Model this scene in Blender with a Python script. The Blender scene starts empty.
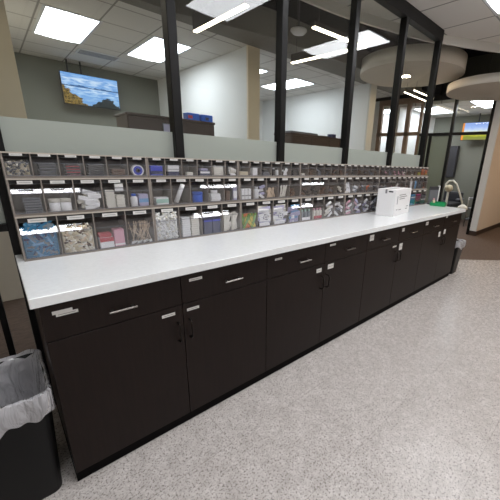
import bpy, bmesh, math, random
from mathutils import Vector, Matrix
random.seed(7)
C = bpy.context.scene
COL = C.collection

# ------------------------------------------------------------------ camera
cam_data = bpy.data.cameras.new('camera')
cam = bpy.data.objects.new('camera', cam_data)
COL.objects.link(cam)
YAW, PITCH, ROLL = 0.774193, 0.300992, 0.041536
fw = Vector((math.sin(YAW)*math.cos(PITCH), math.cos(YAW)*math.cos(PITCH), -math.sin(PITCH)))
rt = Vector((math.cos(YAW), -math.sin(YAW), 0))
up = rt.cross(fw)
rt2 = rt*math.cos(ROLL) + up*math.sin(ROLL)
up2 = -rt*math.sin(ROLL) + up*math.cos(ROLL)
m = Matrix((rt2, up2, -fw)).transposed().to_4x4()
m.translation = Vector((-0.0388, -1.3401, 1.4238))
cam.matrix_world = m
cam_data.sensor_width = 36
cam_data.lens = 36*308.52/500
cam_data.shift_x = -(295.754-250)/500
cam_data.shift_y = (256.836-250)/500
cam_data.clip_start = 0.02
C.camera = cam

# ------------------------------------------------------------------ world, exposure
w = bpy.data.worlds.new('world'); C.world = w; w.use_nodes = True
w.node_tree.nodes['Background'].inputs[0].default_value = (0.9, 0.92, 1, 1)
w.node_tree.nodes['Background'].inputs[1].default_value = 0.10
C.view_settings.view_transform = 'Standard'
C.view_settings.look = 'None'
C.view_settings.gamma = 1
C.view_settings.use_curve_mapping = False
C.view_settings.exposure = 0.35
TROFFER = 10.0      # radiance of the recessed troffers
TROFFER_FAR = 11.5
PENDANT = 10.0

# ------------------------------------------------------------------ materials
def srgb(r, g, b):
    f = lambda c: (c/255/12.92) if c/255 <= .04045 else ((c/255+.055)/1.055)**2.4
    return (f(r), f(g), f(b), 1)
def mat(name, col, rough=.5, metal=0, spec=.5, emit=None, es=0, bump=0, bscale=200, var=0, vscale=8, stretch=None, coat=0):
    M = bpy.data.materials.new(name); M.use_nodes = True
    n = M.node_tree.nodes; l = M.node_tree.links
    b = n['Principled BSDF']
    c = srgb(*col)
    b.inputs['Base Color'].default_value = c
    b.inputs['Roughness'].default_value = rough
    b.inputs['Metallic'].default_value = metal
    b.inputs['Specular IOR Level'].default_value = spec
    b.inputs['Coat Weight'].default_value = coat
    if emit:
        b.inputs['Emission Color'].default_value = srgb(*emit); b.inputs['Emission Strength'].default_value = es
    if var or bump:
        tc = n.new('ShaderNodeTexCoord'); mp = n.new('ShaderNodeMapping')
        l.new(tc.outputs['Object'], mp.inputs[0])
        if stretch: mp.inputs['Scale'].default_value = stretch
    if var:
        t = n.new('ShaderNodeTexNoise'); t.inputs['Scale'].default_value = vscale; t.inputs['Detail'].default_value = 4
        l.new(mp.outputs[0], t.inputs['Vector'])
        r = n.new('ShaderNodeMapRange'); r.inputs[1].default_value = .3; r.inputs[2].default_value = .7
        r.inputs[3].default_value = 1-var; r.inputs[4].default_value = 1+var
        l.new(t.outputs[0], r.inputs[0])
        v = n.new('ShaderNodeVectorMath'); v.operation = 'SCALE'; v.inputs[0].default_value = c[:3]
        l.new(r.outputs[0], v.inputs['Scale']); l.new(v.outputs[0], b.inputs['Base Color'])
    if bump:
        t = n.new('ShaderNodeTexNoise'); t.inputs['Scale'].default_value = bscale
        l.new(mp.outputs[0], t.inputs['Vector'])
        bp = n.new('ShaderNodeBump'); bp.inputs['Strength'].default_value = bump; bp.inputs['Distance'].default_value = .01
        l.new(t.outputs[0], bp.inputs['Height']); l.new(bp.outputs[0], b.inputs['Normal'])
    return M
def clear(name, tint=(240, 245, 243), gloss=.0, ior=1.5, rough=.02, haze=0.0, hazecol=(200, 205, 205), boost=1.0):
    """thin clear sheet: transparent + fresnel gloss (+ a little haze)"""
    M = bpy.data.materials.new(name); M.use_nodes = True
    n = M.node_tree.nodes; l = M.node_tree.links; n.clear()
    o = n.new('ShaderNodeOutputMaterial'); t = n.new('ShaderNodeBsdfTransparent'); t.inputs[0].default_value = srgb(*tint)
    g = n.new('ShaderNodeBsdfGlossy'); g.inputs['Roughness'].default_value = rough
    fr = n.new('ShaderNodeFresnel'); ge = n.new('ShaderNodeNewGeometry')
    im = n.new('ShaderNodeMapRange'); im.inputs[3].default_value = ior; im.inputs[4].default_value = 1/ior   # thin sheet: same reflectance from both sides
    l.new(ge.outputs['Backfacing'], im.inputs[0]); l.new(im.outputs[0], fr.inputs[0])
    mu = n.new('ShaderNodeMath'); mu.operation = 'MULTIPLY_ADD'; mu.inputs[1].default_value = boost; mu.inputs[2].default_value = gloss
    mu.use_clamp = True
    l.new(fr.outputs[0], mu.inputs[0])
    base = t.outputs[0]
    if haze:
        d = n.new('ShaderNodeBsdfDiffuse'); d.inputs[0].default_value = srgb(*hazecol)
        tr = n.new('ShaderNodeBsdfTranslucent'); tr.inputs[0].default_value = srgb(*hazecol)
        a = n.new('ShaderNodeMixShader'); a.inputs[0].default_value = .45
        l.new(d.outputs[0], a.inputs[1]); l.new(tr.outputs[0], a.inputs[2])
        hm = n.new('ShaderNodeMixShader'); hm.inputs[0].default_value = haze
        l.new(t.outputs[0], hm.inputs[1]); l.new(a.outputs[0], hm.inputs[2]); base = hm.outputs[0]
    mx = n.new('ShaderNodeMixShader')
    l.new(mu.outputs[0], mx.inputs[0]); l.new(base, mx.inputs[1]); l.new(g.outputs[0], mx.inputs[2])
    l.new(mx.outputs[0], o.inputs[0])
    return M
def emis(name, col, s):
    M = bpy.data.materials.new(name); M.use_nodes = True
    n = M.node_tree.nodes; n.clear(); o = n.new('ShaderNodeOutputMaterial'); e = n.new('ShaderNodeEmission')
    e.inputs[0].default_value = srgb(*col); e.inputs[1].default_value = s
    M.node_tree.links.new(e.outputs[0], o.inputs[0]); return M

def floor_material():
    M = bpy.data.materials.new('speckled_tile'); M.use_nodes = True
    n = M.node_tree.nodes; l = M.node_tree.links; b = n['Principled BSDF']
    tc = n.new('ShaderNodeTexCoord')
    def noise(sc, det=3, rg=.6):
        t = n.new('ShaderNodeTexNoise'); t.inputs['Scale'].default_value = sc; t.inputs['Detail'].default_value = det
        t.inputs['Roughness'].default_value = rg; l.new(tc.outputs['Object'], t.inputs['Vector']); return t
    def ramp(src, stops):
        r = n.new('ShaderNodeValToRGB'); e = r.color_ramp.elements
        e[0].position, e[0].color = stops[0]; e[1].position, e[1].color = stops[1]
        for p, c in stops[2:]:
            x = e.new(p); x.color = c
        l.new(src, r.inputs[0]); return r
    a = ramp(noise(9, 6, .75).outputs[0], [(.30, srgb(184, 177, 172)), (.70, srgb(212, 206, 202))])
    s1 = ramp(noise(110, 2, .6).outputs[0], [(.36, (0.30, 0.28, 0.26, 1)), (.45, (1, 1, 1, 1))])
    s2 = ramp(noise(55, 4, .8).outputs[0], [(.38, (.68, .66, .65, 1)), (.54, (1.0, 1.0, 1.0, 1))])
    s3 = ramp(noise(120, 2, .5).outputs[0], [(.60, (1, 1, 1, 1)), (.70, (1.22, 1.22, 1.22, 1))])
    def mul(x, y, f=1):
        q = n.new('ShaderNodeMix'); q.data_type = 'RGBA'; q.blend_type = 'MULTIPLY'; q.inputs[0].default_value = f
        l.new(x, q.inputs[6]); l.new(y, q.inputs[7]); return q.outputs[2]
    c = mul(mul(mul(a.outputs[0], s1.outputs[0], .75), s2.outputs[0], .6), s3.outputs[0], 1)
    # joints
    mp = n.new('ShaderNodeMapping'); mp.inputs['Location'].default_value = (-.17, .243, 0)
    l.new(tc.outputs['Object'], mp.inputs[0])
    br = n.new('ShaderNodeTexBrick'); br.inputs['Scale'].default_value = 1; br.inputs['Brick Width'].default_value = .914
    br.inputs['Row Height'].default_value = .457; br.inputs['Mortar Size'].default_value = .0016
    br.inputs['Color1'].default_value = (1, 1, 1, 1); br.inputs['Color2'].default_value = (.95, .95, .95, 1)
    br.inputs['Mortar'].default_value = (.62, .60, .58, 1)
    l.new(mp.outputs[0], br.inputs[0])
    c = mul(c, br.outputs[0], .8)
    l.new(c, b.inputs['Base Color'])
    rr = n.new('ShaderNodeMapRange'); rr.inputs[3].default_value = .16; rr.inputs[4].default_value = .38
    l.new(noise(30, 4).outputs[0], rr.inputs[0]); l.new(rr.outputs[0], b.inputs['Roughness'])
    bp = n.new('ShaderNodeBump'); bp.inputs['Strength'].default_value = .25; bp.inputs['Distance'].default_value = .004
    l.new(noise(70, 3).outputs[0], bp.inputs['Height']); l.new(bp.outputs[0], b.inputs['Normal'])
    return M
def carpet_material():
    M = bpy.data.materials.new('brown_carpet'); M.use_nodes = True
    n = M.node_tree.nodes; l = M.node_tree.links; b = n['Principled BSDF']
    tc = n.new('ShaderNodeTexCoord'); mp = n.new('ShaderNodeMapping'); mp.inputs['Scale'].default_value = (3, 14, 1)
    l.new(tc.outputs['Object'], mp.inputs[0])
    t = n.new('ShaderNodeTexNoise'); t.inputs['Scale'].default_value = 4; t.inputs['Detail'].default_value = 8; t.inputs['Roughness'].default_value = .75
    l.new(mp.outputs[0], t.inputs['Vector'])
    r = n.new('ShaderNodeValToRGB'); e = r.color_ramp.elements
    e[0].position = .3; e[0].color = srgb(72, 58, 50); e[1].position = .7; e[1].color = srgb(120, 101, 88)
    l.new(t.outputs[0], r.inputs[0]); l.new(r.outputs[0], b.inputs['Base Color']); b.inputs['Roughness'].default_value = .8
    return M
def ceiling_material(name, ox, oy, sx, sy, col=(196, 194, 189)):
    M = bpy.data.materials.new(name); M.use_nodes = True
    n = M.node_tree.nodes; l = M.node_tree.links; b = n['Principled BSDF']
    tc = n.new('ShaderNodeTexCoord'); mp = n.new('ShaderNodeMapping'); mp.inputs['Location'].default_value = (-ox, -oy, 0)
    l.new(tc.outputs['Object'], mp.inputs[0])
    br = n.new('ShaderNodeTexBrick'); br.offset = 0; br.inputs['Scale'].default_value = 1
    br.inputs['Brick Width'].default_value = sx; br.inputs['Row Height'].default_value = sy
    br.inputs['Mortar Size'].default_value = .011; br.inputs['Mortar Smooth'].default_value = .1
    c = srgb(*col)
    br.inputs['Color1'].default_value = c; br.inputs['Color2'].default_value = tuple(x*.97 for x in c[:3])+(1,)
    br.inputs['Mortar'].default_value = srgb(150, 148, 144)
    l.new(mp.outputs[0], br.inputs[0])
    t = n.new('ShaderNodeTexNoise'); t.inputs['Scale'].default_value = 220
    l.new(tc.outputs['Object'], t.inputs['Vector'])
    bp = n.new('ShaderNodeBump'); bp.inputs['Strength'].default_value = .4; bp.inputs['Distance'].default_value = .003
    l.new(t.outputs[0], bp.inputs['Height']); l.new(bp.outputs[0], b.inputs['Normal'])
    l.new(br.outputs[0], b.inputs['Base Color']); b.inputs['Roughness'].default_value = .9
    return M
def screen_landscape():
    M = bpy.data.materials.new('landscape_screen'); M.use_nodes = True
    n = M.node_tree.nodes; l = M.node_tree.links; n.clear()
    o = n.new('ShaderNodeOutputMaterial'); e = n.new('ShaderNodeEmission'); e.inputs[1].default_value = .95
    tc = n.new('ShaderNodeTexCoord'); sp = n.new('ShaderNodeSeparateXYZ'); l.new(tc.outputs['Generated'], sp.inputs[0])
    def N(sc, det=5, dist=0, scale=(1, 1, 1)):
        mp = n.new('ShaderNodeMapping'); mp.inputs['Scale'].default_value = scale; l.new(tc.outputs['Generated'], mp.inputs[0])
        t = n.new('ShaderNodeTexNoise'); t.inputs['Scale'].default_value = sc; t.inputs['Detail'].default_value = det; t.inputs['Distortion'].default_value = dist
        l.new(mp.outputs[0], t.inputs['Vector']); return t.outputs[0]
    def mth(op, a, b=None):
        q = n.new('ShaderNodeMath'); q.operation = op
        for i, v in enumerate((a, b)):
            if v is None: continue
            if isinstance(v, (int, float)): q.inputs[i].default_value = v
            else: l.new(v, q.inputs[i])
        return q.outputs[0]
    def mixc(f, a, b):
        q = n.new('ShaderNodeMix'); q.data_type = 'RGBA'; l.new(f, q.inputs[0])
        for i, v in ((6, a), (7, b)):
            if isinstance(v, tuple): q.inputs[i].default_value = v
            else: l.new(v, q.inputs[i])
        return q.outputs[2]
    x, z = sp.outputs[0], sp.outputs[2]
    r = n.new('ShaderNodeValToRGB'); l.new(z, r.inputs[0]); el = r.color_ramp.elements
    el[0].position = .0; el[0].color = srgb(120, 160, 205); el[1].position = 1; el[1].color = srgb(100, 160, 225)
    for p, c in ((.35, (160, 195, 230)), (.52, (200, 220, 240)), (.66, (170, 200, 235)), (.8, (205, 222, 240))):
        q = el.new(p); q.color = srgb(*c)
    cq = n.new('ShaderNodeMapRange'); cq.inputs[1].default_value = .42; cq.inputs[2].default_value = .6; l.new(N(5, 6, .4, (1, 1, 3)), cq.inputs[0])
    cl = mixc(cq.outputs[0], srgb(112, 158, 215), r.outputs[0])
    rid = mth('ADD', mth('MULTIPLY', N(5, 4, 0, (1, 1, .01)), .20), .52)            # far blue ridge
    band = mth('MULTIPLY', mth('LESS_THAN', z, rid), mth('GREATER_THAN', z, .575))
    cl = mixc(band, cl, srgb(60, 95, 140))
    # cliffs: left headland and right-centre dark hill
    left = mth('SUBTRACT', mth('SUBTRACT', .92, mth('MULTIPLY', x, 1.5)), mth('MULTIPLY', N(7, 6), .62))
    mk = mth('LESS_THAN', z, left)
    hill = mth('SUBTRACT', mth('SUBTRACT', .60, mth('MULTIPLY', mth('ABSOLUTE', mth('SUBTRACT', x, .77)), 1.1)), mth('MULTIPLY', N(9, 6), .52))
    mk2 = mth('LESS_THAN', z, hill)
    rr = n.new('ShaderNodeValToRGB'); l.new(N(22, 6), rr.inputs[0]); rr.color_ramp.elements[0].position = .35
    rr.color_ramp.elements[0].color = srgb(40, 35, 22); rr.color_ramp.elements[1].position = .65; rr.color_ramp.elements[1].color = srgb(150, 125, 70)
    c = mixc(mk, cl, rr.outputs[0])
    c = mixc(mk2, c, srgb(42, 48, 50))
    l.new(c, e.inputs[0]); l.new(e.outputs[0], o.inputs[0]); return M
def screen_bands():
    M = bpy.data.materials.new('meadow_screen'); M.use_nodes = True
    n = M.node_tree.nodes; l = M.node_tree.links; n.clear()
    o = n.new('ShaderNodeOutputMaterial'); e = n.new('ShaderNodeEmission'); e.inputs[1].default_value = .9
    tc = n.new('ShaderNodeTexCoord'); sp = n.new('ShaderNodeSeparateXYZ'); l.new(tc.outputs['Generated'], sp.inputs[0])
    t = n.new('ShaderNodeTexNoise'); t.inputs['Scale'].default_value = 7; t.inputs['Detail'].default_value = 5; l.new(tc.outputs['Generated'], t.inputs['Vector'])
    a = n.new('ShaderNodeMath'); a.operation = 'MULTIPLY_ADD'; a.inputs[1].default_value = .25; l.new(t.outputs[0], a.inputs[0])
    l.new(sp.outputs[2], a.inputs[2])
    r = n.new('ShaderNodeValToRGB'); l.new(a.outputs[0], r.inputs[0]); el = r.color_ramp.elements
    el[0].position = 0; el[0].color = srgb(130, 120, 90); el[1].position = 1; el[1].color = srgb(150, 175, 235)
    for p, c in ((.3, (135, 145, 60)), (.42, (190, 190, 70)), (.55, (225, 225, 190)), (.68, (205, 220, 245)), (.85, (165, 190, 245))):
        q = el.new(p); q.color = srgb(*c)
    mx = n.new('ShaderNodeMix'); mx.data_type = 'RGBA'
    q = n.new('ShaderNodeMath'); q.operation = 'GREATER_THAN'; q.inputs[1].default_value = .93; l.new(sp.outputs[1], q.inputs[0])
    l.new(q.outputs[0], mx.inputs[0]); l.new(r.outputs[0], mx.inputs[6]); mx.inputs[7].default_value = srgb(235, 150, 70)
    l.new(mx.outputs[2], e.inputs[0]); l.new(e.outputs[0], o.inputs[0]); return M

M = {}
M['floor'] = floor_material()
M['carpet'] = carpet_material()
M['tile_near'] = ceiling_material('ceiling_tiles_near', 0, .09, .61, .61, (226, 223, 218))
M['tile_far'] = ceiling_material('ceiling_tiles_far', .70, 3.17, .61, .61, (218, 216, 212))
M['drywall'] = mat('drywall', (205, 203, 196), .85)
M['soffit'] = mat('soffit_paint', (125, 122, 116), .8)
M['lip'] = mat('ceiling_trim_paint', (198, 194, 186), .7)
M['plenum'] = mat('plenum_black', (26, 28, 32), .9)
M['duct'] = mat('duct_grey', (45, 48, 52), .6)
M['greywall'] = mat('grey_green_wall', (120, 121, 110), .85)
M['whitewall'] = mat('white_wall', (222, 223, 221), .85)
M['cream'] = mat('cream_wall', (226, 212, 186), .8)
M['tan'] = mat('tan_wall', (224, 206, 188), .8)
M['beige'] = mat('beige_wall', (206, 196, 180), .8)
M['base'] = mat('baseboard_brown', (58, 44, 36), .5)
M['frame'] = mat('black_anodized', (11, 10, 10), .4, spec=.3)
M['glass'] = clear('window_glass', (250, 252, 251), 0.0, 1.5, .0, boost=.8)
M['frost'] = clear('frosted_film', (225, 235, 230), 0.0, 1.45, .25, haze=.80, hazecol=(208, 213, 206))
M['bin'] = clear('clear_plastic', (250, 250, 252), 0.01, 1.5, .03, haze=.02, hazecol=(200, 200, 205), boost=1.8)
M['quartz'] = mat('white_quartz', (238, 240, 240), .14, spec=.5, var=.03, vscale=60)
M['laminate'] = mat('espresso_laminate', (29, 20, 17), .40, spec=.2, var=.16, vscale=6, stretch=(14, 14, .8))
M['laminate_edge'] = mat('espresso_edge', (38, 29, 26), .4)
M['kick'] = mat('toe_kick_black', (8, 7, 7), .8, spec=.1)
M['steel'] = mat('brushed_steel', (150, 145, 140), .3, metal=1)
M['darksteel'] = mat('dark_nickel', (48, 44, 42), .3, metal=1)
M['card'] = mat('white_label_card', (214, 212, 208), .6)
M['cardgrey'] = mat('grey_label_print', (150, 148, 146), .7)
M['taupe'] = mat('taupe_plastic', (142, 133, 125), .5)
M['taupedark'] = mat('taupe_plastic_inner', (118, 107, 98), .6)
M['ledge_lit'] = mat('ledge_lit_taupe', (184, 174, 162), .5)  # housing taupe lightened to paint the light caught by the rack ledges
M['slot'] = mat('slot_shade', (22, 20, 20), .7)
M['carton'] = mat('white_carton', (236, 235, 235), .55)
M['print'] = mat('grey_print', (140, 138, 142), .7)
M['green'] = mat('green_plastic', (18, 146, 84), .35)
M['grey'] = mat('grey_plastic', (112, 114, 120), .45)
M['darkgrey'] = mat('dark_grey_plastic', (58, 58, 62), .5)
M['black'] = mat('black_plastic', (7, 7, 8), .45, spec=.25, bump=.1, bscale=300)
M['whiteplastic'] = mat('white_plastic', (236, 236, 234), .35)
M['troffer'] = emis('troffer_lens', (250, 251, 255), TROFFER)
M['troffer_far'] = emis('troffer_lens_far', (240, 246, 255), TROFFER_FAR)
M['pend'] = emis('pendant_lens', (255, 240, 214), PENDANT)
M['pendbox'] = mat('pendant_housing', (62, 58, 54), .5)
M['fixture'] = mat('fixture_white', (214, 216, 220), .5)
M['warm'] = emis('downlight_lens', (255, 222, 178), 190)
M['cloud'] = mat('cloud_panel', (214, 206, 192), .8)
M['cloudrim_lit'] = mat('cloud_rim_lit', (236, 230, 218), .7)  # panel beige lightened to paint the brighter light on the rim
M['brownwood'] = mat('brown_wood_frame', (150, 126, 108), .5)
M['darkwood'] = mat('dark_wood', (62, 42, 34), .45, var=.2, vscale=5, stretch=(1, 1, 10))
M['tvbody'] = mat('tv_black', (12, 12, 14), .3)
M['tv'] = screen_landscape(); M['tv2'] = screen_bands()
M['sage'] = clear('sage_film', (225, 230, 222), 0, 1.45, .3, haze=.75, hazecol=(150, 156, 142))
for k, c in dict(white=(240, 240, 237), offwhite=(228, 224, 210), cream2=(212, 200, 170), teal=(48, 118, 156), blue=(16, 92, 205), navy=(34, 42, 84),
                 skyblue=(110, 160, 200), red=(180, 52, 62), pink=(214, 160, 172), magenta=(140, 44, 88), green2=(104, 152, 60), yellow=(206, 184, 60),
                 orange=(214, 110, 50), brown=(96, 70, 52), woodstick=(220, 196, 166), lilac=(176, 172, 200), charcoal=(50, 50, 54), slate=(104, 108, 114),
                 mint=(170, 206, 190), royal=(24, 52, 190)).items():
    M[k] = mat(k+'_goods', c, .5)
def bagmat():
    Mt = clear('liner_film', (235, 236, 240), .0, 1.45, .18, haze=.80, hazecol=(240, 238, 242), boost=1.4)
    n = Mt.node_tree.nodes; l = Mt.node_tree.links
    tc = n.new('ShaderNodeTexCoord'); mp = n.new('ShaderNodeMapping'); mp.inputs['Scale'].default_value = (1, 1, .35); l.new(tc.outputs['Object'], mp.inputs[0])
    t = n.new('ShaderNodeTexNoise'); t.inputs['Scale'].default_value = 16; t.inputs['Detail'].default_value = 3; t.inputs['Distortion'].default_value = 1.6
    l.new(mp.outputs[0], t.inputs['Vector'])
    bp = n.new('ShaderNodeBump'); bp.inputs['Strength'].default_value = 1; bp.inputs['Distance'].default_value = .035; l.new(t.outputs[0], bp.inputs['Height'])
    for q in n:
        if q.bl_idname in ('ShaderNodeBsdfGlossy', 'ShaderNodeBsdfDiffuse', 'ShaderNodeBsdfTranslucent', 'ShaderNodeFresnel'): l.new(bp.outputs[0], q.inputs['Normal'])
    return Mt
M['liner'] = bagmat()
M['wrap'] = clear('clear_wrap', (220, 235, 240), .02, 1.45, .12, haze=.35, hazecol=(215, 225, 230), boost=1.5)

# ------------------------------------------------------------------ mesh helpers
class MB:
    def __init__(s): s.bm = bmesh.new(); s.mats = []
    def mi(s, m):
        if m not in s.mats: s.mats.append(m)
        return s.mats.index(m)
    def _fin(s, verts, faces, m, mtx):
        if mtx is not None: bmesh.ops.transform(s.bm, matrix=mtx, verts=verts)
        i = s.mi(m)
        for f in faces: f.material_index = i
    def box(s, x0, x1, y0, y1, z0, z1, m, bev=0, mtx=None, seg=1):
        r = bmesh.ops.create_cube(s.bm, size=1)
        vs = r['verts']
        for v in vs:
            v.co = Vector((x0+(v.co.x+.5)*(x1-x0), y0+(v.co.y+.5)*(y1-y0), z0+(v.co.z+.5)*(z1-z0)))
        fs = set(f for v in vs for f in v.link_faces)
        if bev:
            es = list(set(e for v in vs for e in v.link_edges))
            rr = bmesh.ops.bevel(s.bm, geom=es, offset=bev, segments=seg, affect='EDGES', profile=.5)
            fs = set(f for f in rr['faces'])
            vv = set(v for f in fs for v in f.verts)
            fs = set(f for v in vv for f in v.link_faces)
            vs = list(set(v for f in fs for v in f.verts))
        s._fin(list(vs), fs, m, mtx); return s
    def cyl(s, p, q, r, m, n=16, r2=None, cap=True, smooth=True):
        p = Vector(p); q = Vector(q); d = q-p; L = d.length
        rot = d.to_track_quat('Z', 'Y').to_matrix().to_4x4()
        mt = Matrix.Translation((p+q)/2) @ rot
        o = bmesh.ops.create_cone(s.bm, cap_ends=cap, segments=n, radius1=r, radius2=r if r2 is None else r2, depth=L, matrix=mt)
        fs = set(f for v in o['verts'] for f in v.link_faces); i = s.mi(m)
        for f in fs:
            f.material_index = i; f.smooth = smooth and len(f.verts) == 4
        return s
    def poly(s, pts, m, smooth=False):
        vs = [s.bm.verts.new(p) for p in pts]; f = s.bm.faces.new(vs); f.material_index = s.mi(m); f.smooth = smooth; return s
    def prism(s, pts, axis, a, b, m):
        """extrude 2D polygon pts along axis ('x','y','z') from a to b"""
        def P(u, v, t):
            return {'x': (t, u, v), 'y': (u, t, v), 'z': (u, v, t)}[axis]
        A = [s.bm.verts.new(P(u, v, a)) for u, v in pts]; B = [s.bm.verts.new(P(u, v, b)) for u, v in pts]
        i = s.mi(m); fs = [s.bm.faces.new(A), s.bm.faces.new(B[::-1])]
        for k in range(len(pts)):
            j = (k+1) % len(pts); fs.append(s.bm.faces.new((A[j], A[k], B[k], B[j])))
        for f in fs: f.material_index = i
        bmesh.ops.recalc_face_normals(s.bm, faces=fs); return s
    def lathe(s, prof, m, c=(0, 0, 0), n=24):
        rings = []
        for r, z in prof:
            rings.append([s.bm.verts.new((c[0]+r*math.cos(2*math.pi*k/n), c[1]+r*math.sin(2*math.pi*k/n), c[2]+z)) for k in range(n)])
        i = s.mi(m); fs = []
        for a, b in zip(rings, rings[1:]):
            for k in range(n):
                j = (k+1) % n; f = s.bm.faces.new((a[k], a[j], b[j], b[k])); f.smooth = True; f.material_index = i; fs.append(f)
        for ring in (rings[0][::-1], rings[-1]):
            try:
                f = s.bm.faces.new(ring); f.material_index = i; fs.append(f)
            except Exception: pass
        bmesh.ops.recalc_face_normals(s.bm, faces=fs); return s
    def tube(s, pts, r, m, n=8):
        pts = [Vector(p) for p in pts]; rings = []
        for k, p in enumerate(pts):
            d = (pts[min(k+1, len(pts)-1)]-pts[max(k-1, 0)]).normalized()
            q = d.to_track_quat('Z', 'Y')
            rings.append([s.bm.verts.new(p+q @ Vector((r*math.cos(2*math.pi*a/n), r*math.sin(2*math.pi*a/n), 0))) for a in range(n)])
        i = s.mi(m); fs = []
        for a, b in zip(rings, rings[1:]):
            best = min(range(n), key=lambda o: (a[0].co-b[o].co).length)
            for k in range(n):
                j = (k+1) % n; f = s.bm.faces.new((a[k], a[j], b[(j+best) % n], b[(k+best) % n])); f.smooth = True; f.material_index = i; fs.append(f)
        for ring in (rings[0][::-1], rings[-1]):
            f = s.bm.faces.new(ring); f.material_index = i; fs.append(f)
        bmesh.ops.recalc_face_normals(s.bm, faces=fs); return s
    def build(s, name, parent=None, loc=None):
        me = bpy.data.meshes.new(name); s.bm.to_mesh(me); s.bm.free()
        for m in s.mats: me.materials.append(M[m])
        o = bpy.data.objects.new(name, me); COL.objects.link(o)
        if parent: o.parent = parent
        if loc: o.location = loc
        return o
def tag(o, label, cat, group=None, kind=None):
    o['label'] = label; o['category'] = cat
    if group: o['group'] = group
    if kind: o['kind'] = kind
    return o
def thing(name, label, cat, loc=(0, 0, 0), rz=0, group=None):
    o = bpy.data.objects.new(name, None); COL.objects.link(o); o.location = loc; o.rotation_euler = (0, 0, rz)
    o.empty_display_size = .05
    return tag(o, label, cat, group)
def struct(o):
    o['kind'] = 'structure'; return o
def dup(o, parent=None):
    c = o.copy(); COL.objects.link(c)
    if parent: c.parent = parent
    for ch in list(o.children): dup(ch, c)
    return c

# ================================================================== SETTING
# floors: pale speckled tile, brown carpet beyond a diagonal edge and behind the glass
EX, EY = 5.24, .234; dx, dy = .51, -.444
def ex(y): return EX + (y-EY)*dx/dy
b = MB(); b.prism([(-3.2, -5), (11.5, -5), (ex(-5), -5)][0:1]+[(ex(-5) if ex(-5) < 11.5 else 11.5, -5), (ex(.70), .70), (-3.2, .70)], 'z', -.1, 0, 'floor')
struct(b.build('floor'))
b = MB(); b.prism([(ex(.70), .70), (ex(-5), -5), (14, -5), (14, 8.5), (-3.2, 8.5), (-3.2, .70)], 'z', -.1, 0, 'carpet')
struct(b.build('floor_carpet'))
# near ceiling slab with curved edge
edge = [(2.48, 1.27), (3.07, 1.18), (3.77, .975), (4.28, .80), (4.60, .62), (5.2, .27), (5.8, -.25), (6.3, -.9), (6.6, -1.8), (6.7, -5)]
def cr(pts, k=6):
    out = []
    P = [pts[0]]+pts+[pts[-1]]
    for i in range(1, len(P)-2):
        for t in range(k):
            t /= k
            q = []
            for a in range(2):
                p0, p1, p2, p3 = P[i-1][a], P[i][a], P[i+1][a], P[i+2][a]
                q.append(.5*(2*p1+(p2-p0)*t+(2*p0-5*p1+4*p2-p3)*t*t+(3*p1-p0-3*p2+p3)*t**3))
            out.append(tuple(q))
    return out+[pts[-1]]
E1 = cr([(-3.2, 1.5), (0, 1.46), (1.5, 1.38)]+edge)
b = MB(); b.prism([(-3.2, -5)]+E1, 'z', 3.03, 3.12, 'tile_near')
struct(b.build('ceiling'))
b = MB()
for (x0, y0), (x1, y1) in zip(E1, E1[1:]):
    d = Vector((x1-x0, y1-y0)).normalized(); nx, ny = -d.y*.03, d.x*.03
    b.prism([(x0, y0), (x1, y1), (x1+nx, y1+ny), (x0+nx, y0+ny)], 'z', 2.93, 3.40, 'lip')
struct(b.build('trim_1'))
# far ceilings
b = MB(); b.box(-3.2, 7.5, 3.0, 6.75, 3.03, 3.12, 'tile_far'); struct(b.build('ceiling_far_rooms'))
b = MB(); b.prism([(-3.2, 2.85), (1.87, 2.80), (3.04, 2.50), (4.6, 2.43), (7.4, 2.40), (7.4, 3.0), (-3.2, 3.0)], 'z', 3.03, 3.35, 'soffit'); struct(b.build('trim_2'))
b = MB(); b.box(-3.2, 14, -5, 8.5, 4.2, 4.3, 'plenum')
b.box(-3.2, 7.5, 3.0, 3.06, 3.35, 4.2, 'plenum')
struct(b.build('ceiling_open_plenum'))
# walls
def wall(name, *a, m='whitewall'):
    b = MB(); b.box(*a, m); return struct(b.build(name))
wall('wall_back', -3.2, 14, -5.1, -5, 0, 4.2, m='drywall')
wall('wall_left', -3.3, -3.2, -5, 8.5, 0, 4.2, m='drywall')
wall('wall_right', 14, 14.1, -5, 8.5, 0, 4.2, m='drywall')
wall('wall_far', -3.2, 7.5, 6.5, 6.6, 0, 3.03, m='greywall')
wall('wall_far_white', 3.25, 6.0, 6.45, 6.5, 0, 3.03)
wall('wall_divider_cream', .12, .33, 3.0, 6.5, 0, 3.03, m='cream')
wall('wall_divider_middle', 3.05, 3.25, 3.04, 6.5, 0, 3.03)
wall('trim_3', 3.04, 3.26, 3.0, 3.04, 0, 3.03, m='cream')
wall('wall_divider_right', 6.0, 6.2, 2.84, 6.5, 0, 3.03)
wall('trim_4', 5.99, 6.21, 2.80, 2.84, 0, 3.03, m='drywall')
wall('wall_beige_left', -3.2, .02, 2.58, 2.7, 0, 3.03, m='beige')
# tan corridor wall on the right with baseboard
wall('wall_tan', 7.5, 14, .70, .84, 0, 2.92, m='tan')
wall('trim_5', 7.47, 7.5, .70, .835, .10, 2.92, m='whitewall')
b = MB(); b.box(7.485, 14, .685, .70, 0, .10, 'base'); b.box(7.46, 7.485, .685, .83, 0, .10, 'base'); struct(b.build('baseboard_right'))
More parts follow.
